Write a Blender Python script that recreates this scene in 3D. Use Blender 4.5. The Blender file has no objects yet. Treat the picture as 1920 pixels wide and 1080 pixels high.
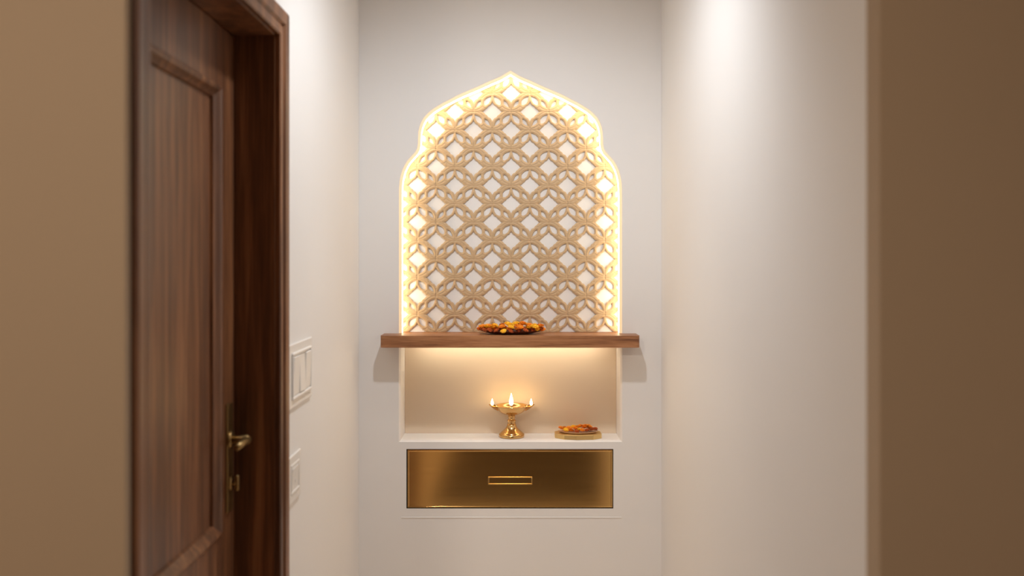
import bpy, bmesh, math, random
import numpy as np
from mathutils import Vector, Matrix
from mathutils.geometry import tessellate_polygon

S = bpy.context.scene
COL = S.collection
F = 1700.0          # focal length in pixels of the 1920 wide frame
VX, VY = 960.0, 485.0
CAMZ = 1.5
D = 3.3             # back wall distance
rnd = random.Random(7)

def wx(px, d=D): return (px - VX) * d / F
def wz(py, d=D): return CAMZ - (py - VY) * d / F

# ------------------------------------------------------------------ helpers
def link(name, me, mat=None, parent=None):
    o = bpy.data.objects.new(name, me)
    COL.objects.link(o)
    if mat is not None: me.materials.append(mat)
    if parent is not None: o.parent = parent
    return o

def from_bm(name, bm, mat=None, parent=None, smooth=False, recalc=True):
    if recalc: bmesh.ops.recalc_face_normals(bm, faces=bm.faces)
    me = bpy.data.meshes.new(name)
    bm.to_mesh(me); bm.free()
    if smooth: me.polygons.foreach_set('use_smooth', [True] * len(me.polygons))
    return link(name, me, mat, parent)

def box(bm, x0, x1, y0, y1, z0, z1, bevel=0.0, seg=2):
    r = bmesh.ops.create_cube(bm, size=1.0)
    vs = r['verts']
    for v in vs:
        v.co = Vector((x0 if v.co.x < 0 else x1, y0 if v.co.y < 0 else y1, z0 if v.co.z < 0 else z1))
    if bevel > 0:
        es = list({e for v in vs for e in v.link_edges})
        bmesh.ops.bevel(bm, geom=es, offset=bevel, segments=seg, profile=0.5, affect='EDGES')

def lathe(bm, prof, n=48, sx=1.0, sy=1.0):
    rings = []
    for r, z in prof:
        if r < 1e-6: rings.append([bm.verts.new((0, 0, z))])
        else: rings.append([bm.verts.new((r * math.cos(2 * math.pi * k / n) * sx, r * math.sin(2 * math.pi * k / n) * sy, z)) for k in range(n)])
    for a, b in zip(rings, rings[1:]):
        for k in range(n):
            k2 = (k + 1) % n
            if len(a) == 1 and len(b) == 1: continue
            if len(a) == 1: bm.faces.new((a[0], b[k2], b[k]))
            elif len(b) == 1: bm.faces.new((a[k], a[k2], b[0]))
            else: bm.faces.new((a[k], a[k2], b[k2], b[k]))

def tube(bm, pts, rad, n=12):
    pts = [Vector(p) for p in pts]
    rings = []
    for i, p in enumerate(pts):
        t = (pts[min(i + 1, len(pts) - 1)] - pts[max(i - 1, 0)]).normalized()
        a = Vector((0, 0, 1)) if abs(t.z) < 0.9 else Vector((1, 0, 0))
        u = t.cross(a).normalized(); v = t.cross(u)
        r = rad[i] if isinstance(rad, (list, tuple)) else rad
        rings.append([bm.verts.new(p + (u * math.cos(2 * math.pi * k / n) + v * math.sin(2 * math.pi * k / n)) * r) for k in range(n)])
    for a, b in zip(rings, rings[1:]):
        for k in range(n):
            bm.faces.new((a[k], a[(k + 1) % n], b[(k + 1) % n], b[k]))
    bm.faces.new(rings[0][::-1]); bm.faces.new(rings[-1])

def prism(bm, poly, z0, z1, bevel=0.0):
    a = [bm.verts.new((x, y, z0)) for x, y in poly]
    b = [bm.verts.new((x, y, z1)) for x, y in poly]
    n = len(poly)
    bm.faces.new(a[::-1]); top = bm.faces.new(b)
    for k in range(n): bm.faces.new((a[k], a[(k + 1) % n], b[(k + 1) % n], b[k]))
    if bevel > 0:
        bmesh.ops.bevel(bm, geom=list(top.edges), offset=bevel, segments=2, profile=0.5, affect='EDGES')

def thing(name, label, cat, loc=(0, 0, 0), group=None):
    o = bpy.data.objects.new(name, None); COL.objects.link(o)
    o.empty_display_size = 0.05
    o.location = loc
    o['label'] = label; o['category'] = cat
    if group: o['group'] = group
    return o
def tag(o, label, cat, group=None):
    o['label'] = label; o['category'] = cat
    if group: o['group'] = group
    return o
def struct(o):
    o['kind'] = 'structure'; return o

# ------------------------------------------------------------------ materials
def newmat(name):
    m = bpy.data.materials.new(name); m.use_nodes = True
    nt = m.node_tree
    return m, nt, nt.nodes['Principled BSDF']

def paint(name, col, rough=0.6, bump=0.02, var=0.02, scale=60):
    m, nt, b = newmat(name)
    tc = nt.nodes.new('ShaderNodeTexCoord')
    n = nt.nodes.new('ShaderNodeTexNoise'); n.inputs['Scale'].default_value = 2.5; n.inputs['Detail'].default_value = 3
    nt.links.new(tc.outputs['Object'], n.inputs['Vector'])
    mx = nt.nodes.new('ShaderNodeMixRGB')
    mx.inputs[1].default_value = (*[c * (1 - var) for c in col], 1)
    mx.inputs[2].default_value = (*[min(1, c * (1 + var)) for c in col], 1)
    nt.links.new(n.outputs['Fac'], mx.inputs[0]); nt.links.new(mx.outputs[0], b.inputs['Base Color'])
    b.inputs['Roughness'].default_value = rough
    n2 = nt.nodes.new('ShaderNodeTexNoise'); n2.inputs['Scale'].default_value = scale; n2.inputs['Detail'].default_value = 4
    nt.links.new(tc.outputs['Object'], n2.inputs['Vector'])
    bp = nt.nodes.new('ShaderNodeBump'); bp.inputs['Strength'].default_value = bump; bp.inputs['Distance'].default_value = 0.002
    nt.links.new(n2.outputs['Fac'], bp.inputs['Height']); nt.links.new(bp.outputs[0], b.inputs['Normal'])
    return m

def wood(name, dark, mid, light, vscale, rough=0.4, coat=0.2, wavescale=1.0):
    """grain: noise in object space stretched along one axis (small vscale on that axis)"""
    m, nt, b = newmat(name)
    tc = nt.nodes.new('ShaderNodeTexCoord')
    mp = nt.nodes.new('ShaderNodeMapping'); mp.inputs['Scale'].default_value = vscale
    nt.links.new(tc.outputs['Object'], mp.inputs['Vector'])
    n = nt.nodes.new('ShaderNodeTexNoise'); n.inputs['Scale'].default_value = 3.0 * wavescale; n.inputs['Detail'].default_value = 6; n.inputs['Roughness'].default_value = 0.6
    n.inputs['Distortion'].default_value = 0.6
    nt.links.new(mp.outputs[0], n.inputs['Vector'])
    n2 = nt.nodes.new('ShaderNodeTexNoise'); n2.inputs['Scale'].default_value = 18.0 * wavescale; n2.inputs['Detail'].default_value = 4
    nt.links.new(mp.outputs[0], n2.inputs['Vector'])
    add = nt.nodes.new('ShaderNodeMixRGB'); add.inputs[0].default_value = 0.3
    nt.links.new(n.outputs['Fac'], add.inputs[1]); nt.links.new(n2.outputs['Fac'], add.inputs[2])
    cr = nt.nodes.new('ShaderNodeValToRGB')
    e = cr.color_ramp.elements
    e[0].position = 0.32; e[0].color = (*dark, 1); e[1].position = 0.68; e[1].color = (*light, 1)
    k = cr.color_ramp.elements.new(0.5); k.color = (*mid, 1)
    nt.links.new(add.outputs[0], cr.inputs[0]); nt.links.new(cr.outputs[0], b.inputs['Base Color'])
    b.inputs['Roughness'].default_value = rough
    b.inputs['Coat Weight'].default_value = coat; b.inputs['Coat Roughness'].default_value = 0.25
    bp = nt.nodes.new('ShaderNodeBump'); bp.inputs['Strength'].default_value = 0.12; bp.inputs['Distance'].default_value = 0.002
    nt.links.new(add.outputs[0], bp.inputs['Height']); nt.links.new(bp.outputs[0], b.inputs['Normal'])
    return m

def metal(name, col, rough, noise=0.05, scale=(40, 40, 40)):
    m, nt, b = newmat(name)
    b.inputs['Metallic'].default_value = 1.0
    b.inputs['Base Color'].default_value = (*col, 1)
    tc = nt.nodes.new('ShaderNodeTexCoord')
    mp = nt.nodes.new('ShaderNodeMapping'); mp.inputs['Scale'].default_value = scale
    nt.links.new(tc.outputs['Object'], mp.inputs['Vector'])
    n = nt.nodes.new('ShaderNodeTexNoise'); n.inputs['Scale'].default_value = 1; n.inputs['Detail'].default_value = 3
    nt.links.new(mp.outputs[0], n.inputs['Vector'])
    mr = nt.nodes.new('ShaderNodeMapRange'); mr.inputs['To Min'].default_value = rough - noise; mr.inputs['To Max'].default_value = rough + noise
    nt.links.new(n.outputs['Fac'], mr.inputs['Value']); nt.links.new(mr.outputs[0], b.inputs['Roughness'])
    return m

def emit(name, col, strength):
    m, nt, b = newmat(name)
    b.inputs['Base Color'].default_value = (*col, 1)
    b.inputs['Emission Color'].default_value = (*col, 1)
    b.inputs['Emission Strength'].default_value = strength
    return m

def petal_mat(name, base, tip):
    m, nt, b = newmat(name)
    tc = nt.nodes.new('ShaderNodeTexCoord')
    n = nt.nodes.new('ShaderNodeTexNoise'); n.inputs['Scale'].default_value = 180; n.inputs['Detail'].default_value = 2
    nt.links.new(tc.outputs['Object'], n.inputs['Vector'])
    cr = nt.nodes.new('ShaderNodeValToRGB')
    cr.color_ramp.elements[0].position = 0.35; cr.color_ramp.elements[0].color = (*base, 1)
    cr.color_ramp.elements[1].position = 0.6; cr.color_ramp.elements[1].color = (*tip, 1)
    nt.links.new(n.outputs['Fac'], cr.inputs[0]); nt.links.new(cr.outputs[0], b.inputs['Base Color'])
    b.inputs['Roughness'].default_value = 0.6
    b.inputs['Subsurface Weight'].default_value = 0.15; b.inputs['Subsurface Radius'].default_value = (0.004, 0.002, 0.001)
    b.inputs['Subsurface Scale'].default_value = 1.0
    return m

M_WHITE = paint('white_plaster', (0.80, 0.785, 0.775), 0.65)
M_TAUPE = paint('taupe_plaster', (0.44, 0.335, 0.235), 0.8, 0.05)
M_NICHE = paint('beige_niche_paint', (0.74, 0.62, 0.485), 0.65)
M_CEIL = paint('ceiling_paint', (0.82, 0.80, 0.77), 0.8)
M_FLOOR = paint('floor_stone', (0.80, 0.66, 0.52), 0.4, 0.01, 0.05)
M_REFL_CARD = paint('dark_reflection_card', (0.078, 0.054, 0.034), 0.95, 0.3, 0.1, 300)
M_DOOR = wood('walnut_door', (0.055, 0.020, 0.009), (0.155, 0.060, 0.024), (0.34, 0.145, 0.060), (7, 7, 0.3), 0.42, 0.12, 1.3)
M_SHELF = wood('teak_shelf', (0.13, 0.043, 0.016), (0.30, 0.125, 0.05), (0.48, 0.23, 0.105), (0.9, 6, 14), 0.45, 0.1)
M_JALI = wood('carved_jali', (0.46, 0.32, 0.185), (0.50, 0.35, 0.205), (0.54, 0.38, 0.23), (30, 30, 30), 0.6, 0.0)
M_BRASS_FRONT = metal('satin_brass', (0.97, 0.64, 0.25), 0.13, 0.02, (3, 60, 60))
M_BRASS = metal('polished_brass', (0.72, 0.46, 0.19), 0.2)
M_BRASS_OLD = metal('aged_brass', (0.36, 0.235, 0.10), 0.4, 0.08)
M_GAP = paint('dark_cavity', (0.02, 0.014, 0.01), 0.8)
M_PLASTIC = paint('white_switch_plastic', (0.80, 0.78, 0.75), 0.35, 0.0)
M_GOLDDISH = metal('matte_gold', (0.78, 0.57, 0.26), 0.5)
M_CREAM = paint('cream_ceramic', (0.72, 0.5, 0.34), 0.4, 0)
M_COPPER = paint('dark_red_clay', (0.10, 0.022, 0.010), 0.45, 0.1)
M_OIL = paint('lamp_oil', (0.35, 0.19, 0.05), 0.12, 0)
M_WICK = paint('burnt_wick', (0.09, 0.04, 0.02), 0.9)
M_LED = emit('warm_led', (1.0, 0.84, 0.56), 7.2)
M_LED2 = emit('warm_led_shelf', (1.0, 0.88, 0.64), 13.5)
M_RIM_GLOW = emit('painted_rim_glow', (1.0, 0.72, 0.40), 0.45)  # weak emission that puts the strip's glow into the arch rim colour
M_RIM_GLOW.node_tree.nodes['Principled BSDF'].inputs['Base Color'].default_value = (0.8, 0.62, 0.42, 1)
M_LENS = emit('downlight_lens', (1.0, 0.94, 0.86), 6.0)
M_FLAME = emit('flame', (1.0, 0.72, 0.34), 22.0)
M_YEL = petal_mat('yellow_petals', (0.92, 0.39, 0.008), (0.98, 0.60, 0.02))
M_ORG = petal_mat('orange_petals', (0.78, 0.17, 0.003), (0.92, 0.32, 0.006))
M_RED = petal_mat('rust_petals', (0.26, 0.03, 0.003), (0.55, 0.10, 0.006))

# ------------------------------------------------------------------ room shell
XL, XR = wx(673), wx(1240)
ZC = 2.66
# arch outline in wall-plane pixels: (half width, y) from the apex down to the springing
HW = [(0, 135.5), (7, 139.5), (16, 145), (26, 149.5), (37, 154), (50, 160), (62, 165.5), (75, 171), (88, 176.5), (100, 182), (112, 188.5),
      (125, 195), (136, 201.5), (146, 208), (154, 215), (160.5, 222), (165, 230), (168, 238), (170, 247), (170.7, 258), (171, 270), (172.5, 279), (176, 286),
      (181, 291.5), (186.5, 297.5), (192, 304), (196.5, 311.5), (200.3, 320), (203.3, 330), (205.3, 340), (206.3, 352), (206.6, 370)]
ACX = 957.2
def arch_poly(bottom_px):
    """closed outline in wall plane coords (x,z), counter clockwise seen from the camera"""
    right = [(wx(ACX + h), wz(y)) for h, y in HW]
    left = [(wx(ACX - h), wz(y)) for h, y in HW]
    hw = HW[-1][0]
    return [(wx(ACX + hw), wz(bottom_px))] + right[::-1] + left[1:] + [(wx(ACX - hw), wz(bottom_px))]

# shelf geometry
SH_F = 0.10
dS = D - SH_F
SH_Z1, SH_Z0 = wz(629.5, dS), wz(652, dS)
SH_X0, SH_X1 = wx(713, dS), wx(1199.5, dS)
NICHE_Z0 = wz(826)
UP_DEPTH, LOW_DEPTH = 0.072, 0.140
NX0, NX1 = wx(ACX - 206.6), wx(ACX + 206.6)

def offset_poly(P, d):
    out = []
    n = len(P)
    for i in range(n):
        a = Vector(P[i - 1]); b = Vector(P[i]); c = Vector(P[(i + 1) % n])
        e1 = (b - a).normalized(); e2 = (c - b).normalized()
        n1 = Vector((e1.y, -e1.x)); n2 = Vector((e2.y, -e2.x))
        m = (n1 + n2); m.normalize()
        k = d / max(0.5, m.dot(n1))
        out.append((b.x + m.x * k, b.y + m.y * k))
    return out

def back_wall():
    bm = bmesh.new()
    opening = arch_poly(826)
    # orientation: make sure offset goes outward
    op_out = offset_poly(opening, 0.0055)
    if max(p[1] for p in op_out) < max(p[1] for p in opening): op_out = offset_poly(opening, -0.0055)
    dr = [(wx(762), wz(953.5)), (wx(1150), wz(953.5)), (wx(1150), wz(842)), (wx(762), wz(842))]
    outer = [(-0.72, -0.02), (0.72, -0.02), (0.72, ZC + 0.02), (-0.72, ZC + 0.02)]
    loops = [outer, op_out, dr]
    tris = tessellate_polygon([[Vector((x, z, 0)) for x, z in L] for L in loops])
    flat = [p for L in loops for p in L]
    vs = [bm.verts.new((x, D, z)) for x, z in flat]
    for t in tris:
        try: bm.faces.new([vs[i] for i in t])
        except ValueError: pass
    o0 = len(outer); o1 = o0 + len(op_out)
    vo = vs[o0:o1]; vd = vs[o1:]
    ch = [bm.verts.new((x, D + 0.0105, z)) for x, z in opening]
    n = len(opening)
    def ring(a, b):
        for k in range(len(a)):
            bm.faces.new((a[k], a[(k + 1) % len(a)], b[(k + 1) % len(a)], b[k]))
    ring(vo, ch)
    deep = [bm.verts.new((x, D + LOW_DEPTH, z)) for x, z in opening]
    ring(ch, deep)
    bm.faces.new(deep)
    # drawer cavity
    dd = [bm.verts.new((x, D + 0.12, z)) for x, z in dr]
    ring(vd, dd); bm.faces.new(dd)
    # body of the wall behind
    bk = [bm.verts.new((x, D + 0.2, z)) for x, z in outer]
    ring(vs[:o0], bk); bm.faces.new(bk)
    bmesh.ops.triangulate(bm, faces=[f for f in bm.faces if len(f.verts) > 4])
    return struct(from_bm('wall_back', bm, M_WHITE))
back_wall()
# backing of the arched recess: a shallower block behind the screen, ends at the shelf level
bm = bmesh.new()
P = [(x, z) for x, z in arch_poly(640)]
P = offset_poly(P, 0.0) 
yb0, yb1 = D + UP_DEPTH, D + LOW_DEPTH
a = [bm.verts.new((x, yb0, z)) for x, z in P]; b = [bm.verts.new((x, yb1, z)) for x, z in P]
for k in range(len(P)): bm.faces.new((a[k], a[(k + 1) % len(P)], b[(k + 1) % len(P)], b[k]))
bm.faces.new(a); bm.faces.new(b[::-1])
bmesh.ops.triangulate(bm, faces=[f for f in bm.faces if len(f.verts) > 4])
struct(from_bm('wall_recess', bm, M_WHITE))

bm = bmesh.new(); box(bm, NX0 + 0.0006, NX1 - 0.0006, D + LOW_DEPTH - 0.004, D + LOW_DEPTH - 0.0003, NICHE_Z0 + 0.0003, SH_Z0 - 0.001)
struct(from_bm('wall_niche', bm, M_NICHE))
bm = bmesh.new(); box(bm, -2.2, 2.2, -2.6, 3.6, -0.1, 0.0)
struct(from_bm('floor', bm, M_FLOOR))
bm = bmesh.new(); box(bm, -0.50, 0.72, -1.9, 1.2, 0.0002, 0.008, 0.002, 1)  # added dark slab out of view, shapes the reflection in the brass drawer
struct(from_bm('floor_reflection_card', bm, M_REFL_CARD))
bm = bmesh.new(); box(bm, -2.2, 2.2, -2.6, 3.6, ZC, ZC + 0.1)
struct(from_bm('ceiling', bm, M_CEIL))

# left wall with the door opening
DY0, DY1, DZ = 1.37, 2.13, 2.024
XD = -0.652
bm = bmesh.new()
box(bm, XL - 0.24, XL, DY1 + 0.02, D, 0, ZC)
box(bm, XL - 0.24, XL, 1.299, DY0 - 0.02, 0, ZC)
box(bm, XL - 0.24, XL, DY0 - 0.02, DY1 + 0.02, DZ + 0.02, ZC)
struct(from_bm('wall_left', bm, M_WHITE))
bm = bmesh.new(); box(bm, XR, XR + 0.2, 1.33, D, 0, ZC)
struct(from_bm('wall_right', bm, M_WHITE))
# nearer walls either side of the opening the camera looks through
YF = 1.28
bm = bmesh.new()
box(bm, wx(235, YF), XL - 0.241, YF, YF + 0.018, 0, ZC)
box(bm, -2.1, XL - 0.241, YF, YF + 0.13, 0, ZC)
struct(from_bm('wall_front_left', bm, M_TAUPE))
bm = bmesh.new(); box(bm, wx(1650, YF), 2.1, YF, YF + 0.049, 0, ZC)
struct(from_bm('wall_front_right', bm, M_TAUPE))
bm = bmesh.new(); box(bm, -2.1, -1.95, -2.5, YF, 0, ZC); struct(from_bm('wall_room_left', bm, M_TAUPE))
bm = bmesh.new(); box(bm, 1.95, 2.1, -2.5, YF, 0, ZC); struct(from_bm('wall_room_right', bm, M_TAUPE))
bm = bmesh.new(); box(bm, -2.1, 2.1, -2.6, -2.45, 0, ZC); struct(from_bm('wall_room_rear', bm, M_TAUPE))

# faint panel joint below the drawer
bm = bmesh.new(); box(bm, wx(752), wx(1165), D - 0.0018, D + 0.001, wz(971.3), wz(969.3), 0.0006, 1)
struct(from_bm('trim_1', bm, M_WHITE))

# ------------------------------------------------------------------ door
door = bpy.data.objects.new('door_1', None); COL.objects.link(door); door['kind'] = 'structure'
door['label'] = 'dark walnut panelled door set deep in its frame on the left wall'
door.location = (XD, (DY0 + DY1) / 2, 0)
def dpart(name, bm, mat, parent=None, **k):
    """world-space mesh -> child of the door"""
    p = parent or door
    off = Vector(door.location)
    if parent is not None and parent is not door: pass
    for v in bm.verts: v.co -= off
    return from_bm(name, bm, mat, p, **k)
# leaf: stiles, rails, recessed panels with moulding
bm = bmesh.new()
sx0, sx1 = XD - 0.040, XD
ys0, ys1 = DY0 + 0.003, DY1 - 0.003
pz = [(0.16, 0.74), (0.881, 1.886)]
box(bm, sx0, sx1, ys0, DY0 + 0.10, 0.006, DZ - 0.003, 0.002, 1)
box(bm, sx0, sx1, DY1 - 0.10, ys1, 0.006, DZ - 0.003, 0.002, 1)
for z0, z1 in ((0.006, 0.16), (0.74, 0.881), (1.886, DZ - 0.003)):
    box(bm, sx0, sx1 - 0.0002, DY0 + 0.10, DY1 - 0.10, z0, z1)
dpart('door_leaf', bm, M_DOOR)
for z0, z1 in pz:
    bm = bmesh.new()
    box(bm, sx0 + 0.008, sx1 - 0.015, DY0 + 0.101, DY1 - 0.101, z0 + 0.001, z1 - 0.001)
    pn = dpart('door_panel', bm, M_DOOR)
    bm = bmesh.new()
    y0, y1 = DY0 + 0.10, DY1 - 0.10
    prof = [(0.0, -0.014), (0.0, 0.004), (0.006, 0.0055), (0.012, 0.003), (0.020, -0.004), (0.026, -0.0085), (0.028, -0.0145)]
    rings = []
    for o_, h_ in prof:
        rings.append([bm.verts.new((sx1 + h_, yy, zz)) for yy, zz in ((y0 + o_, z0 + o_), (y1 - o_, z0 + o_), (y1 - o_, z1 - o_), (y0 + o_, z1 - o_))])
    for r0, r1 in zip(rings, rings[1:]):
        for k in range(4): bm.faces.new((r0[k], r0[(k + 1) % 4], r1[(k + 1) % 4], r1[k]))
    mo = dpart('panel_moulding', bm, M_DOOR, pn)
# frame lining and casing
bm = bmesh.new()
box(bm, XL - 0.24, XL - 0.0005, DY1, DY1 + 0.0195, 0, DZ + 0.0195)
box(bm, XL - 0.24, XL - 0.0005, DY0 - 0.0195, DY0, 0, DZ + 0.0195)
box(bm, XL - 0.24, XL - 0.0005, DY0, DY1, DZ, DZ + 0.0195)
dpart('door_lining', bm, M_DOOR)
CW = 0.066
CASE = [(0.004, 0.0), (0.004, 0.010), (0.007, 0.013), (0.022, 0.013), (0.026, 0.010), (0.031, 0.010), (0.036, 0.017), (0.060, 0.019), (0.066, 0.016), (0.066, 0.0)]
bm = bmesh.new()
rings = []
for o_, h_ in CASE:
    y0, y1, zt = DY0 - o_, DY1 + o_, DZ + o_
    rings.append([bm.verts.new((XL + h_ + 0.0004, y, z)) for y, z in ((y0, 0.001), (y0, zt), (y1, zt), (y1, 0.001))])
for r0, r1 in zip(rings, rings[1:]):
    for k in range(3): bm.faces.new((r0[k], r0[k + 1], r1[k + 1], r1[k]))
bm.faces.new([r[0] for r in rings]); bm.faces.new([r[3] for r in rings])
dpart('door_casing', bm, M_DOOR)
# stop bead
bm = bmesh.new()
# lock plate, lever, thumb turn
YK = 2.083
zpl0, zpl1 = 0.920, 1.168
bm = bmesh.new(); box(bm, XD + 0.0002, XD + 0.005, YK - 0.021, YK + 0.021, zpl0, zpl1, 0.002, 2)
plate = dpart('lock_plate', bm, M_BRASS_OLD)
zh = 1.084
bm = bmesh.new()
tube(bm, [(XD + 0.005, YK, zh), (XD + 0.010, YK, zh)], [0.021, 0.019], 24)
tube(bm, [(XD + 0.010, YK, zh), (XD + 0.024, YK, zh), (XD + 0.044, YK, zh), (XD + 0.050, YK, zh)], [0.010, 0.009, 0.012, 0.008], 18)
tube(bm, [(XD + 0.042, YK + 0.006, zh), (XD + 0.043, YK - 0.02, zh), (XD + 0.043, YK - 0.045, zh - 0.001), (XD + 0.041, YK - 0.072, zh - 0.004)], [0.010, 0.009, 0.0085, 0.007], 16)
dpart('door_handle', bm, M_BRASS_OLD, plate, smooth=True)
zt = 0.985
bm = bmesh.new()
tube(bm, [(XD + 0.005, YK, zt), (XD + 0.010, YK, zt)], [0.017, 0.016], 20)
tube(bm, [(XD + 0.010, YK, zt), (XD + 0.020, YK, zt)], 0.006, 12)
box(bm, XD + 0.017, XD + 0.025, YK - 0.006, YK + 0.006, zt - 0.018, zt + 0.018, 0.003, 2)
dpart('thumb_turn', bm, M_BRASS_OLD, plate, smooth=True)

# ------------------------------------------------------------------ switch plates on the left wall
XLB = {'switch': 0.0110, 'socket': 0.0078}
def wall_plate(name, label, cat, y0, y1, z0, z1, rockers, kind):
    t = thing(name, label, cat, (XL, (y0 + y1) / 2, z0))
    off = Vector(t.location)
    def add(n, bm, m=M_PLASTIC):
        for v in bm.verts: v.co -= off
        return from_bm(n, bm, m, t)
    bm = bmesh.new()
    box(bm, XL + 0.0003, XL + 0.006, y0, y1, z0, z1, 0.003, 2)
    add('cover_plate', bm)
    bm = bmesh.new()
    m_ = 0.022; RB = XLB[kind]
    # raised bezel: four bars
    yb0_, yb1_, zb0_, zb1_ = y0 + m_, y1 - m_, z0 + m_, z1 - m_
    w = 0.008
    box(bm, XL + 0.005, XL + RB, yb0_, yb1_, zb1_ - w, zb1_, 0.002, 1)
    box(bm, XL + 0.005, XL + RB, yb0_, yb1_, zb0_, zb0_ + w, 0.002, 1)
    box(bm, XL + 0.005, XL + RB, yb0_, yb0_ + w, zb0_ + w, zb1_ - w, 0.002, 1)
    box(bm, XL + 0.005, XL + RB, yb1_ - w, yb1_, zb0_ + w, zb1_ - w, 0.002, 1)
    add('bezel', bm)
    n = rockers
    span = (yb1_ - yb0_ - 2 * w)
    for i in range(n):
        a0 = yb0_ + w + span * i / n + 0.003; a1 = yb0_ + w + span * (i + 1) / n - 0.003
        bm = bmesh.new()
        box(bm, XL + 0.005, XL + RB - 0.001, a0, a1, zb0_ + w + 0.003, zb1_ - w - 0.003, 0.0015, 1)
        for v in bm.verts:
            if v.co.x > XL + 0.006:
                f = (v.co.z - zb0_) / (zb1_ - zb0_) - 0.5
                v.co.x += 0.004 * f * (1 if i % 2 == 0 else -1)
        if kind == 'socket':
            for dz_ in (-0.008, 0.008):
                zc_ = (zb0_ + zb1_) / 2
                box(bm, XL + 0.0065, XL + 0.0074, (a0 + a1) / 2 - 0.004, (a0 + a1) / 2 + 0.004, zc_ + dz_ - 0.0035, zc_ + dz_ + 0.0035)
        add('rocker_switch' if kind == 'switch' else 'socket_insert', bm)
    return t
wall_plate('switch_plate', 'white switch plate with rocker switches on the wall beside the dark door', 'light switch', 2.245, 2.50, 1.122, 1.285, 3, 'switch')
wall_plate('socket_plate', 'faint white socket plate on the wall below the switch plate', 'wall socket', 2.24, 2.37, 0.885, 1.005, 1, 'socket')

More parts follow.
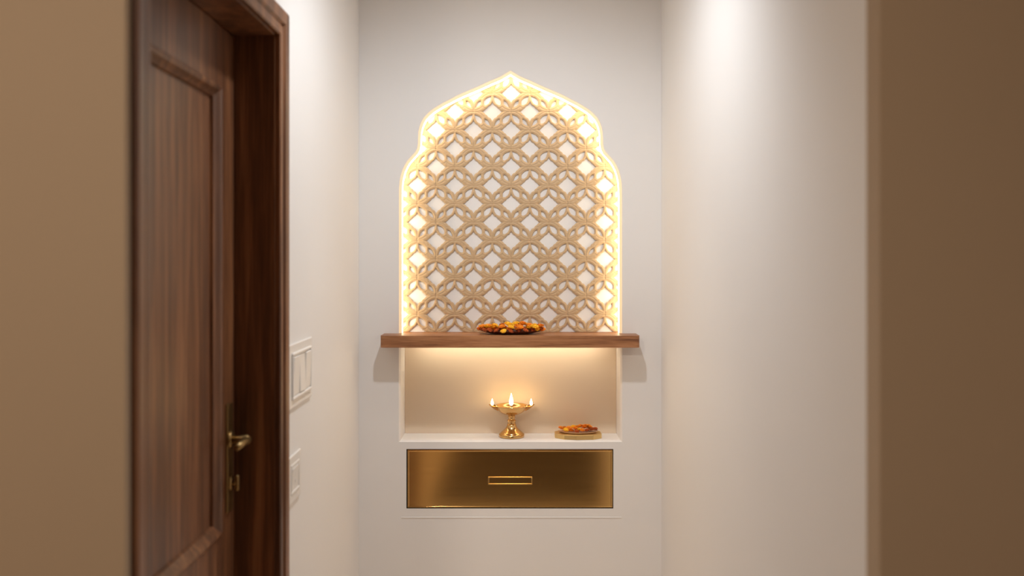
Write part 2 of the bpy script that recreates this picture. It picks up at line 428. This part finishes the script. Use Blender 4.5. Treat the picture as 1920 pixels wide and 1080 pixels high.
# ------------------------------------------------------------------ carved screen
YJ1 = D + UP_DEPTH - 0.0002
YJ0 = YJ1 - 0.010
SJ = YJ0 / F
def jali():
    arch = np.array([(x, z) for x, z in arch_poly(640)])
    arch = np.array(offset_poly([tuple(p) for p in arch], 0.0))
    cx, cz = (958.3 - VX) * SJ, CAMZ - (174.3 - VY) * SJ
    A, B = 35.2, 34.6
    h = 0.8
    x0, x1 = wx(ACX - 209), wx(ACX + 209)
    zb, zt_ = SH_Z1 + 0.0006, wz(134)
    nx = int((x1 - x0) / (h * SJ)); nz = int((zt_ - zb) / (h * SJ))
    X = np.linspace(x0, x1, nx); Z = np.linspace(zb - h * SJ, zt_, nz)
    GX, GZ = np.meshgrid(X, Z)
    U = (GX - cx) / SJ; V = -(GZ - cz) / SJ     # pattern pixels, V down
    def pdist(px, py, poly):
        d = np.full(px.shape, 1e9); inside = np.zeros(px.shape, bool)
        n = len(poly)
        for i in range(n):
            ax, ay = poly[i]; bx, by = poly[(i + 1) % n]
            ex, ey = bx - ax, by - ay
            t = np.clip(((px - ax) * ex + (py - ay) * ey) / (ex * ex + ey * ey + 1e-20), 0, 1)
            d = np.minimum(d, np.hypot(px - ax - t * ex, py - ay - t * ey))
            c = ((ay > py) != (by > py))
            with np.errstate(divide='ignore', invalid='ignore'):
                xi = (bx - ax) * (py - ay) / ((by - ay) if by != ay else 1e-12) + ax
            inside ^= c & (px < xi)
        return np.where(inside, -d, d)           # negative inside the polygon
    def fold(u, v, ou, ov):
        du = np.abs((u - ou * A + A) % (2 * A) - A); dv = np.abs((v - ov * B + B) % (2 * B) - B)
        return du, dv
    dia = [(-1, -1), (20.0, -1), (20.0, 0.0), (16.2, 1.5), (12.6, 5.6), (10.2, 6.8), (7.6, 10.6), (3.6, 12.4), (1.6, 15.4), (0.0, 18.0), (-1, 18.0)]
    hole = [(2.8, 6.2), (6.5, 7.4), (10.8, 9.4), (14.0, 12.6), (15.1, 14.4), (15.1, 20.6), (13.6, 22.0), (10.4, 20.9), (7.2, 18.6), (4.9, 14.6), (3.5, 10.0)]
    fd = np.full(U.shape, 1e9); fh = np.full(U.shape, 1e9); fp = np.full(U.shape, 1e9)
    for (a_, b_) in ((0, 0), (1, 1)):
        du, dv = fold(U, V, a_, b_); fd = np.minimum(fd, pdist(du, dv, dia))
    node = np.full(U.shape, 1e9); ndu = np.zeros(U.shape); ndv = np.zeros(U.shape)
    for (a_, b_) in ((1, 0), (0, 1)):
        du, dv = fold(U, V, a_, b_); q = pdist(du, dv, hole)
        below = ((V - b_ * B + B) % (2 * B) - B) > 0
        fh = np.minimum(fh, np.where(below, q - 0.7, q + 1.1)); fp = fp
        r = np.hypot(du, dv); m = r < node
        ndu = np.where(m, du, ndu); ndv = np.where(m, dv, ndv); node = np.where(m, r, node)
    fhs = np.minimum(fh, np.abs(fp)); f = np.minimum(fd, fh)
    fa = -pdist(GX, GZ, arch) / SJ
    f = np.minimum(f, fa - 0.2)
    f = np.minimum(f, (GZ - zb) / SJ)
    # relief height
    d = np.clip(np.minimum(fd, fh), 0, None)
    H = 0.0050 + 0.0024 * (1 - np.exp(-(d / 1.8) ** 1.4))
    H -= 0.0010 * np.exp(-((fhs - 5.0) / 1.1) ** 2) * (fd > 2.5)
    H -= 0.0012 * np.exp(-(ndu / 1.2) ** 2) * np.exp(-(ndv / 9.0) ** 4)
    H -= 0.0012 * np.exp(-(ndv / 1.0) ** 2) * np.exp(-(ndu / 13.0) ** 4)
    H = np.clip(H, 0.0022, 0.0098)
    Y = YJ1 - H
    verts = []; faces = []; idx = {}
    ins = f > 0
    def vg(i, j):
        k = (i, j)
        if k not in idx:
            idx[k] = len(verts); verts.append((GX[i, j], Y[i, j], GZ[i, j]))
        return idx[k]
    def ve(p, q):
        k = (p, q) if p < q else (q, p)
        if k not in idx:
            (i0, j0), (i1, j1) = k
            t = f[i0, j0] / (f[i0, j0] - f[i1, j1]); t = min(0.999, max(0.001, t))
            idx[k] = len(verts)
            verts.append((GX[i0, j0] * (1 - t) + GX[i1, j1] * t, YJ1 - 0.0050, GZ[i0, j0] * (1 - t) + GZ[i1, j1] * t))
        return idx[k]
    backv = {}
    def vb(v):
        if v not in backv:
            backv[v] = len(verts); x, y, z = verts[v]; verts.append((x, YJ1, z))
        return backv[v]
    cnt = ins[:-1, :-1].astype(int) + ins[1:, :-1] + ins[:-1, 1:] + ins[1:, 1:]
    for i, j in zip(*np.nonzero(cnt)):
        i = int(i); j = int(j)
        c = [(i, j), (i, j + 1), (i + 1, j + 1), (i + 1, j)]
        if cnt[i, j] == 4:
            faces.append([vg(*p) for p in c]); continue
        poly = []; cuts = []
        for k in range(4):
            p, q = c[k], c[(k + 1) % 4]
            if ins[p]: poly.append(vg(*p))
            if ins[p] != ins[q]:
                v = ve(p, q); poly.append(v); cuts.append((len(poly) - 1, ins[p]))
        if len(poly) < 3: continue
        if len(cuts) == 2:
            faces.append(poly)
            (ia, la), (ib, lb) = cuts
            a_, b_ = poly[ia], poly[ib]
            if not la: a_, b_ = b_, a_
            faces.append([a_, vb(a_), vb(b_), b_])
        else: faces.append(poly)
    me = bpy.data.meshes.new('carved_screen')
    me.from_pydata(verts, [], faces); me.validate(); me.update()
    me.polygons.foreach_set('use_smooth', [True] * len(me.polygons))
    try: me.set_sharp_from_angle(angle=math.radians(50))
    except Exception: pass
    o = link('carved_screen', me, M_JALI)
    tag(o, 'arched beige lattice screen carved with leafy flowers and diamond openings, lit round its edge', 'lattice screen')
    return o
jali()

# LED strip running round the inside of the arch, below the lip
def led_arch():
    P = arch_poly(629.5)
    P = P[::-1]
    P = [p for p in P]
    ins_ = offset_poly(P, 0.0034)
    if max(p[1] for p in ins_) > max(p[1] for p in P): ins_ = offset_poly(P, -0.0034)
    out_ = offset_poly(P, 0.0003)
    if max(p[1] for p in out_) > max(p[1] for p in P): out_ = offset_poly(P, -0.0003)
    # the open end stands on the shelf
    zf = SH_Z1 + 0.0006
    def fix(L):
        L = list(L); L[0] = (L[0][0], zf); L[-1] = (L[-1][0], zf); return L
    ins_, out_ = fix(ins_), fix(out_)
    y0, y1 = D + 0.016, D + 0.057
    bm = bmesh.new()
    R = []
    for L, y in ((ins_, y0), (ins_, y1), (out_, y1), (out_, y0)):
        R.append([bm.verts.new((x, y, z)) for x, z in L])
    n = len(P)
    for q in range(4):
        a_, b_ = R[q], R[(q + 1) % 4]
        for k in range(n - 1): bm.faces.new((a_[k], a_[k + 1], b_[k + 1], b_[k]))
    bm.faces.new([r[0] for r in R]); bm.faces.new([r[-1] for r in R][::-1])
    o = from_bm('light_strip', bm, M_LED)
    # rim in the chamfer; its emission stands in for strip glow on the reveal
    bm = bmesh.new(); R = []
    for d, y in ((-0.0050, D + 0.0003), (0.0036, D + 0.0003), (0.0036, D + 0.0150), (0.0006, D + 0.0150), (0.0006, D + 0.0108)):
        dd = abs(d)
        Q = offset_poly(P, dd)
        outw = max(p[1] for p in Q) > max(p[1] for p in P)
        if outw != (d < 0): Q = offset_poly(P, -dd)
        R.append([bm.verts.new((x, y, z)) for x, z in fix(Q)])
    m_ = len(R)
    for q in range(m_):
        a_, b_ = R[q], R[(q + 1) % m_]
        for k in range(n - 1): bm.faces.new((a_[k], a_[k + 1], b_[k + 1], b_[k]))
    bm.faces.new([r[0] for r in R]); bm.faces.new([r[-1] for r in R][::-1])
    from_bm('rim_glow', bm, M_RIM_GLOW, o)
    tag(o, 'thin warm glowing light strip following the inner edge of the pointed arch', 'light strip')
led_arch()

# ------------------------------------------------------------------ shelf
def shelf():
    bm = bmesh.new()
    r = 0.010
    y0 = D - SH_F
    P = []
    def arc(cx_, cy_, a0, a1):
        for k in range(7):
            t = a0 + (a1 - a0) * k / 6; P.append((cx_ + r * math.cos(t), cy_ + r * math.sin(t)))
    arc(SH_X0 + r, y0 + r, math.pi, 1.5 * math.pi)
    arc(SH_X1 - r, y0 + r, 1.5 * math.pi, 2 * math.pi)
    P += [(SH_X1, D - 0.0003), (NX1 - 0.0006, D - 0.0003), (NX1 - 0.0006, D + UP_DEPTH - 0.0006), (NX0 + 0.0006, D + UP_DEPTH - 0.0006), (NX0 + 0.0006, D - 0.0003), (SH_X0, D - 0.0003)]
    a_ = [bm.verts.new((x, y, SH_Z0)) for x, y in P]; b_ = [bm.verts.new((x, y, SH_Z1)) for x, y in P]
    n = len(P)
    for k in range(n): bm.faces.new((a_[k], a_[(k + 1) % n], b_[(k + 1) % n], b_[k]))
    f0 = bm.faces.new(a_[::-1]); f1 = bm.faces.new(b_)
    es = [e for f_ in (f0, f1) for e in f_.edges if all(v.co.y < D - 0.001 for v in e.verts)]
    bmesh.ops.bevel(bm, geom=es, offset=0.0016, segments=2, profile=0.5, affect='EDGES')
    o = from_bm('wall_shelf', bm, M_SHELF)
    tag(o, 'long brown wooden shelf across the niche under the carved screen', 'shelf')
shelf()
# shelf bottom is level with the recess block; strip light under the shelf in the niche
bm = bmesh.new()
box(bm, NX0 + 0.055, NX1 - 0.055, D + 0.070, D + 0.080, SH_Z0 - 0.0065, SH_Z0 - 0.0004)
# the strip hangs from the block underside / shelf
o = from_bm('light_strip', bm, M_LED2)
tag(o, 'straight warm light strip fixed under the wooden shelf, washing the lower niche', 'light strip')

# ------------------------------------------------------------------ drawer
def drawer():
    x0, x1 = wx(764), wx(1148.5); z0, z1 = wz(952), wz(843.5)
    t = thing('drawer', 'wide flat brass fronted drawer set in the white wall below the niche', 'drawer', ((x0 + x1) / 2, D, z0))
    off = Vector(t.location)
    def add(n, bm, m, parent=t):
        for v in bm.verts: v.co -= off
        return from_bm(n, bm, m, parent)
    bm = bmesh.new()
    # front with a bevelled rim
    yf = D - 0.001
    pro = [(0.0, 0.016), (0.0, 0.0015), (0.0015, 0.0), (0.0045, 0.0), (0.0060, 0.0006)]
    R = []
    for o_, dy in pro:
        R.append([bm.verts.new((x, yf + dy, z)) for x, z in ((x0 + o_, z0 + o_), (x1 - o_, z0 + o_), (x1 - o_, z1 - o_), (x0 + o_, z1 - o_))])
    for r0, r1 in zip(R, R[1:]):
        for k in range(4): bm.faces.new((r0[k], r0[(k + 1) % 4], r1[(k + 1) % 4], r1[k]))
    bm.faces.new(R[-1]); bm.faces.new(R[0][::-1])
    fr = add('drawer_front', bm, M_BRASS_FRONT)
    bm = bmesh.new(); box(bm, x0 + 0.01, x1 - 0.01, yf + 0.017, D + 0.11, z0 + 0.006, z1 - 0.012)
    add('drawer_box', bm, M_GAP)
    # rectangular recessed pull
    hx0, hx1 = wx(915.5), wx(998); hz0, hz1 = wz(908), wz(893.5)
    bm = bmesh.new()
    w = 0.0036; yy0, yy1 = yf - 0.004, yf + 0.0016
    box(bm, hx0, hx1, yy0, yy1, hz1 - w, hz1, 0.0012, 2)
    box(bm, hx0, hx1, yy0, yy1, hz0, hz0 + w, 0.0012, 2)
    box(bm, hx0, hx0 + w, yy0, yy1, hz0 + w, hz1 - w, 0.0008, 1)
    box(bm, hx1 - w, hx1, yy0, yy1, hz0 + w, hz1 - w, 0.0008, 1)
    add('drawer_pull', bm, M_BRASS_FRONT, fr)
drawer()
# dark lining in the gap round the drawer
def lining():
    bm = bmesh.new()
    x0, x1, z0, z1 = wx(762) + 0.0004, wx(1150) - 0.0004, wz(953.5) + 0.0004, wz(842) - 0.0004
    t_ = 0.0008
    for (a_, b_, c_, e_) in ((x0, x1, z0, z0 + t_), (x0, x1, z1 - t_, z1), (x0, x0 + t_, z0 + t_, z1 - t_), (x1 - t_, x1, z0 + t_, z1 - t_)):
        box(bm, a_, b_, D + 0.0003, D + 0.118, c_, e_)
    struct(from_bm('trim_2', bm, M_GAP))
lining()

# ------------------------------------------------------------------ oil lamp
def oil_lamp():
    yl = D + 0.068
    t = thing('oil_lamp', 'brass pedestal oil lamp with three burning flames in the lower niche', 'oil lamp', (wx(959.3, yl), yl, NICHE_Z0))
    H = 0.124
    bm = bmesh.new()
    lathe(bm, [(0, 0.0003), (0.044, 0.0003), (0.0468, 0.002), (0.0475, 0.006), (0.0468, 0.011), (0.0445, 0.0135), (0.0425, 0.0142), (0.0415, 0.016), (0.0385, 0.019), (0.033, 0.023), (0.026, 0.029), (0.0205, 0.036), (0.0172, 0.043), (0.0158, 0.049), (0, 0.049)], 56)
    from_bm('lamp_base', bm, M_BRASS, t, smooth=True)
    bm = bmesh.new()
    lathe(bm, [(0, 0.0485), (0.0158, 0.0485), (0.0148, 0.053), (0.0145, 0.058), (0.0162, 0.0595), (0.0168, 0.0612), (0.0162, 0.063), (0.0125, 0.0645), (0.0112, 0.068), (0.0116, 0.072), (0.0142, 0.0735), (0.0145, 0.0755), (0.012, 0.077), (0.0135, 0.0800), (0, 0.0800)], 40)
    from_bm('lamp_stem', bm, M_BRASS, t, smooth=True)
    # bowl
    bm = bmesh.new()
    lathe(bm, [(0, 0.0795), (0.013, 0.0800), (0.024, 0.0835), (0.038, 0.0895), (0.047, 0.0960), (0.0535, 0.1045), (0.0575, 0.1125), (0.0600, 0.1150), (0.0605, 0.1170), (0.0590, 0.1180), (0.0560, 0.1165), (0.0520, 0.1100), (0.045, 0.101), (0.036, 0.0950), (0.022, 0.0895), (0, 0.088)], 64)
    bowl = from_bm('lamp_bowl', bm, M_BRASS, t, smooth=True)
    bm = bmesh.new(); lathe(bm, [(0, 0.104), (0.0485, 0.104), (0.0485, 0.1035), (0, 0.1035)], 40)
    from_bm('oil', bm, M_OIL, bowl, smooth=False)
    sp = {}
    # spouts left and right: open boat shapes
    for s in (-1, 1):
        bm = bmesh.new()
        n = 8; m = 10
        rows = []
        for i in range(n + 1):
            u = i / n
            cx_ = 0.050 + 0.0345 * u
            hw = 0.0135 * math.sqrt(max(0.0, 1 - u ** 2.4)) + 0.0008
            ztop = 0.1145 + 0.0065 * u
            dep = 0.0175 * (1 - u ** 1.6) + 0.001
            rows.append([bm.verts.new((s * cx_, hw * math.cos(math.pi * k / m), ztop - dep * math.sin(math.pi * k / m))) for k in range(m + 1)])
        for a_, b_ in zip(rows, rows[1:]):
            for k in range(m): bm.faces.new((a_[k], a_[k + 1], b_[k + 1], b_[k]))
        bmesh.ops.solidify(bm, geom=list(bm.faces), thickness=0.0016)
        sp[s] = from_bm('lamp_spout', bm, M_BRASS, t, smooth=True)
        bm = bmesh.new(); tube(bm, [(s * 0.050, 0, 0.106), (s * 0.066, 0, 0.113), (s * 0.0725, 0, 0.119)], 0.0016, 8)
        from_bm('wick', bm, M_WICK, sp[s], smooth=True)
    bm = bmesh.new(); tube(bm, [(0.0, -0.012, 0.103), (0.001, -0.010, 0.112), (0.0, -0.009, 0.121)], [0.0028, 0.0024, 0.0018], 8)
    from_bm('wick', bm, M_WICK, bowl, smooth=True)
    def flame(x, y, z, h, r, p):
        bm = bmesh.new()
        lathe(bm, [(0, 0), (r * 0.55, h * 0.05), (r * 0.9, h * 0.16), (r, h * 0.28), (r * 0.9, h * 0.42), (r * 0.66, h * 0.6), (r * 0.38, h * 0.78), (r * 0.15, h * 0.92), (0, h)], 20)
        for v in bm.verts: v.co += Vector((x, y, z))
        from_bm('flame', bm, M_FLAME, p, smooth=True)
    flame(-0.0015, -0.009, 0.117, 0.047, 0.0078, bowl)
    flame(-0.0722, 0, 0.1165, 0.026, 0.0052, sp[-1])
    flame(0.0725, 0, 0.1165, 0.026, 0.0052, sp[1])
    for (x, y, z, e) in ((0, -0.009, 0.140, 0.16), (-0.0725, 0, 0.131, 0.04), (0.0725, 0, 0.131, 0.04)):
        l = bpy.data.lights.new('flame_light', 'POINT'); l.energy = e * 0.6; l.color = (1.0, 0.62, 0.28); l.shadow_soft_size = 0.006
        lo = bpy.data.objects.new('flame_light', l); COL.objects.link(lo); lo.parent = t; lo.location = (x, y - 0.012, z + 0.01)
oil_lamp()

# ------------------------------------------------------------------ marigolds
def flower_mesh(name, mat, R, seed, flat=0.62):
    rg = random.Random(seed)
    bm = bmesh.new()
    # core
    lathe(bm, [(0, -flat * R * 0.8), (R * 0.45, -flat * R * 0.6), (R * 0.62, 0), (R * 0.45, flat * R * 0.6), (0, flat * R * 0.75)], 10)
    layers = [(-0.30, 15, 1.0), (-0.02, 15, 1.03), (0.25, 14, 0.97), (0.52, 12, 0.86), (0.85, 10, 0.72), (1.2, 7, 0.6)]
    for el, n, rr in layers:
        for k in range(n):
            az = 2 * math.pi * (k + rg.uniform(-0.3, 0.3)) / n + el * 3
            e = el + rg.uniform(-0.12, 0.12)
            dr = Vector((math.cos(az) * math.cos(e), math.sin(az) * math.cos(e), math.sin(e) * flat * 1.15))
            sd = Vector((-math.sin(az), math.cos(az), 0))
            up = dr.cross(sd)
            L = R * rr * rg.uniform(0.9, 1.1); w = R * 0.24
            b0 = dr * (R * 0.38)
            m0 = dr * (L * 0.75) + up * (R * 0.03)
            tp = dr * L - up * (R * 0.07)
            vs = [bm.verts.new(b0 - sd * w * 0.4), bm.verts.new(b0 + sd * w * 0.4),
                  bm.verts.new(m0 + sd * w), bm.verts.new(tp + sd * w * 0.55 + up * R * 0.04), bm.verts.new(tp * 0.97),
                  bm.verts.new(tp - sd * w * 0.55 + up * R * 0.04), bm.verts.new(m0 - sd * w), bm.verts.new(dr * (L * 0.7) + up * R * 0.09)]
            c_ = vs[7]
            bm.faces.new((vs[0], vs[1], c_)); bm.faces.new((vs[1], vs[2], c_)); bm.faces.new((vs[2], vs[3], c_))
            bm.faces.new((vs[3], vs[4], c_)); bm.faces.new((vs[4], vs[5], c_)); bm.faces.new((vs[5], vs[6], c_)); bm.faces.new((vs[6], vs[0], c_))
    me = bpy.data.meshes.new(name); bm.to_mesh(me); bm.free(); me.materials.append(mat)
    return me
FM = {'yellow': [flower_mesh('marigold', M_YEL, 0.0145, s) for s in (1, 2)],
      'orange': [flower_mesh('marigold', M_ORG, 0.0145, s) for s in (3, 4)],
      'rust': [flower_mesh('marigold', M_RED, 0.0135, s) for s in (5, 6)]}
def put(colr, loc, sc, tilt, rz, label, group):
    o = bpy.data.objects.new('marigold', FM[colr][rnd.randrange(2)])
    COL.objects.link(o); o.location = loc; o.scale = (sc,) * 3
    o.rotation_euler = (tilt[0], tilt[1], rz)
    o['label'] = label; o['category'] = 'flower'; o['group'] = group
    return o

# big dish on the shelf
yD = D - 0.022
XDISH = wx(958.3, yD)
bm = bmesh.new()
lathe(bm, [(0, 0.0004), (0.062, 0.0004), (0.078, 0.0025), (0.098, 0.0085), (0.106, 0.0115), (0.109, 0.0135), (0.1085, 0.0145), (0.105, 0.0135), (0.096, 0.0125), (0.075, 0.0080), (0, 0.0060)], 64, 1.0, 0.52)
# scalloped rim
for v in bm.verts:
    r = math.hypot(v.co.x, v.co.y / 0.52)
    if r > 0.09:
        a_ = math.atan2(v.co.y / 0.52, v.co.x); v.co.z += 0.0012 * math.sin(a_ * 20) * (r - 0.09) / 0.027
o = from_bm('flower_dish', bm, M_COPPER, smooth=True)
o.location = (XDISH, yD, SH_Z1 + 0.0003)
tag(o, 'shallow dark red oval dish on the wooden shelf, heaped with marigolds', 'dish')
def dish_flowers():
    base = SH_Z1
    LAB = {'yellow': ('yellow marigold head heaped in the oval dish on the wooden shelf', 'yellow marigolds in the shelf dish'),
           'orange': ('orange marigold head heaped in the oval dish on the wooden shelf', 'orange marigolds in the shelf dish'),
           'rust': ('rust red marigold head low in the oval dish on the wooden shelf', 'rust red marigolds in the shelf dish')}
    def p(c, x, y, z, s=1.0, tx=0.0, ty=0.0):
        put(c, (XDISH + x, yD + y, base + z), s, (tx, ty), rnd.uniform(0, 6.28), LAB[c][0], LAB[c][1])
    # lower ring, mostly rust, leaning over the rim
    n = 26
    for k in range(n):
        a_ = 2 * math.pi * (k + 0.5) / n
        x, y = 0.114 * math.cos(a_), 0.052 * math.sin(a_)
        c = 'rust' if k % 5 != 3 else 'yellow'
        if abs(math.cos(a_)) > 0.96: c = 'orange'
        p(c, x, y, 0.0150 + 0.004 * abs(math.cos(a_)) + rnd.uniform(-0.001, 0.001), 0.80, -0.5 * math.sin(a_), 0.5 * math.cos(a_))
    for k in range(18):
        a_ = 2 * math.pi * (k + 0.3) / 18
        p(('rust', 'orange', 'orange')[k % 3], 0.088 * math.cos(a_), 0.034 * math.sin(a_), 0.0215, 0.85)
    # second ring, yellow and orange
    n = 20
    for k in range(n):
        a_ = 2 * math.pi * k / n
        x, y = 0.108 * math.cos(a_), 0.044 * math.sin(a_)
        c = ('yellow', 'orange', 'yellow', 'yellow', 'orange')[k % 5]
        p(c, x, y, 0.0290 + 0.0015 * math.cos(3 * a_), 0.86, -0.25 * math.sin(a_), 0.25 * math.cos(a_))
    # inner heap
    for x, y, z, c, s in ((-0.082, -0.012, 0.0310, 'orange', .8), (-0.06, 0.012, 0.0320, 'yellow', .8), (-0.055, -0.022, 0.0310, 'yellow', .8), (-0.034, -0.004, 0.0330, 'rust', .8),
                          (-0.030, -0.028, 0.0320, 'orange', .8), (-0.012, 0.012, 0.0370, 'yellow', .95), (-0.006, -0.018, 0.0365, 'yellow', .95), (0.018, 0.0, 0.0390, 'yellow', .95),
                          (0.042, -0.010, 0.0405, 'orange', 1.0), (0.022, -0.030, 0.0320, 'orange', .8), (0.048, 0.018, 0.0370, 'yellow', .9), (0.066, -0.012, 0.0345, 'orange', .85),
                          (0.086, 0.008, 0.0325, 'yellow', .8), (0.078, -0.022, 0.0310, 'yellow', .75)):
        p(c, x, y, z, s, rnd.uniform(-.2, .2), rnd.uniform(-.2, .2))
dish_flowers()

# small tray and plate in the niche
def niche_tray():
    yt = D + 0.066
    xt = wx(1083.5, yt)
    w, dpt = 0.0855, 0.058
    P8 = [(-w, -0.35 * dpt), (-0.62 * w, -0.86 * dpt), (-0.1 * w, -dpt), (0.62 * w, -0.93 * dpt), (w, -0.45 * dpt), (w, 0.4 * dpt), (0.6 * w, dpt), (-0.6 * w, dpt), (-w, 0.4 * dpt)]
    bm = bmesh.new(); prism(bm, P8, 0.0003, 0.0170, 0.0012)
    o = from_bm('tray', bm, M_GOLDDISH); o.location = (xt, yt, NICHE_Z0)
    tag(o, 'thick matte gold tray with angled sides in the lower niche beside the lamp', 'tray')
    z1 = NICHE_Z0 + 0.0172
    bm = bmesh.new()
    lathe(bm, [(0, 0.0002), (0.052, 0.0002), (0.064, 0.002), (0.0735, 0.0062), (0.0745, 0.0072), (0.072, 0.0068), (0.062, 0.0042), (0, 0.0030)], 48, 1.0, 0.62)
    o = from_bm('plate', bm, M_CREAM, smooth=True); o.location = (xt + 0.001, yt, z1)
    tag(o, 'small cream oval plate on the gold tray under orange marigolds', 'plate')
    LAB = {'orange': ('orange marigold head on the small plate in the lower niche', 'orange marigolds on the small plate'),
           'rust': ('rust red marigold head on the small plate in the lower niche', 'rust red marigolds on the small plate'),
           'yellow': ('golden yellow marigold head on the small plate in the lower niche', 'yellow marigolds on the small plate')}
    L = [(-0.062, -0.010, 0.0155, 'orange', .62), (-0.050, 0.010, 0.0130, 'orange', .6), (-0.045, -0.018, 0.0110, 'yellow', .6), (-0.034, -0.004, 0.0140, 'orange', .65), (-0.026, -0.027, 0.0105, 'orange', .55),
         (-0.018, 0.012, 0.0155, 'yellow', .68), (-0.010, -0.014, 0.0150, 'orange', .65), (-0.006, -0.032, 0.0085, 'rust', .55), (0.008, 0.004, 0.0185, 'orange', .7), (0.013, -0.026, 0.0120, 'orange', .55), (0.003, -0.022, 0.0130, 'yellow', .5),
         (0.024, -0.008, 0.0185, 'orange', .75), (0.026, 0.014, 0.0175, 'orange', .7), (0.038, 0.002, 0.0190, 'orange', .7), (0.032, -0.024, 0.0110, 'rust', .55),
         (0.047, -0.012, 0.0120, 'rust', .58), (0.058, -0.004, 0.0115, 'rust', .55), (0.066, 0.004, 0.0110, 'rust', .48), (-0.002, 0.02, 0.014, 'orange', .65), (0.045, 0.016, 0.013, 'orange', .6)]
    for x, y, z, c, s in L:
        put(c, (xt + x, yt + y, z1 + z * 1.25), s * 1.3, (rnd.uniform(-.3, .3), rnd.uniform(-.3, .3)), rnd.uniform(0, 6.28), *LAB[c])
niche_tray()

# ------------------------------------------------------------------ lights
def downlight(x, y, label, spot_w, col, aim, size_deg, blend, r=0.035):
    t = thing('downlight', label, 'ceiling light', (x, y, ZC))
    bm = bmesh.new()
    lathe(bm, [(0.036, -0.0005), (0.052, -0.0005), (0.052, -0.006), (0.046, -0.009), (0.040, -0.008), (0.036, -0.002)], 40)
    from_bm('trim_ring', bm, M_PLASTIC, t, smooth=True)
    bm = bmesh.new(); lathe(bm, [(0, -0.0012), (0.0358, -0.0012), (0.0358, -0.0004), (0, -0.0004)], 32)
    from_bm('lens', bm, M_LENS, t)
    l = bpy.data.lights.new('downlight_lamp', 'SPOT'); l.energy = spot_w; l.color = col
    l.spot_size = math.radians(size_deg); l.spot_blend = blend; l.shadow_soft_size = r
    lo = bpy.data.objects.new('downlight_lamp', l); COL.objects.link(lo); lo.parent = t
    lo.location = (0, 0, -0.045)
    d = Vector(aim) - Vector((x, y, ZC - 0.045))
    lo.rotation_euler = d.to_track_quat('-Z', 'Y').to_euler()
    return t
downlight(0.0, 2.15, 'small round ceiling downlight in the corridor close to the niche wall', 42, (0.96, 1.0, 1.03), (0.0, 2.15 + 0.50, ZC - 1.5), 138, 0.85)
downlight(0.0, 2.62, 'added narrow beam fill light, out of view, in front of the niche wall', 26, (1.0, 0.93, 0.84), (0.0, 2.60, 0), 66, 1.0)  # added fill spot; its floor bounce warms the lower walls
downlight(-0.85, -0.6, 'small round ceiling downlight over the left of the nearer room', 112, (1.0, 0.84, 0.67), (-0.75, 0.3, 0.6), 165, 0.8, 0.10)

w = bpy.data.worlds.new('World'); S.world = w; w.use_nodes = True
w.node_tree.nodes['Background'].inputs[0].default_value = (0.9, 0.75, 0.6, 1)
w.node_tree.nodes['Background'].inputs[1].default_value = 0.0

# ------------------------------------------------------------------ camera
cam = bpy.data.cameras.new('camera'); co = bpy.data.objects.new('camera', cam); COL.objects.link(co)
cam.sensor_width = 36; cam.lens = F / 1920 * 36
cam.shift_x = 0.0; cam.shift_y = (VY - 540) / 1920
co.location = (0, 0, CAMZ); co.rotation_euler = (math.pi / 2, 0, 0)
cam.clip_start = 0.05
cam.dof.use_dof = True; cam.dof.focus_distance = D + 0.02; cam.dof.aperture_fstop = 1.9
S.camera = co
S.view_settings.view_transform = 'Standard'; S.view_settings.look = 'None'
S.view_settings.exposure = 0.0; S.view_settings.gamma = 1.0
S.view_settings.use_curve_mapping = False
S.cycles.use_denoising = True
S.cycles.max_bounces = 12; S.cycles.diffuse_bounces = 8
S.cycles.sample_clamp_indirect = 6.0
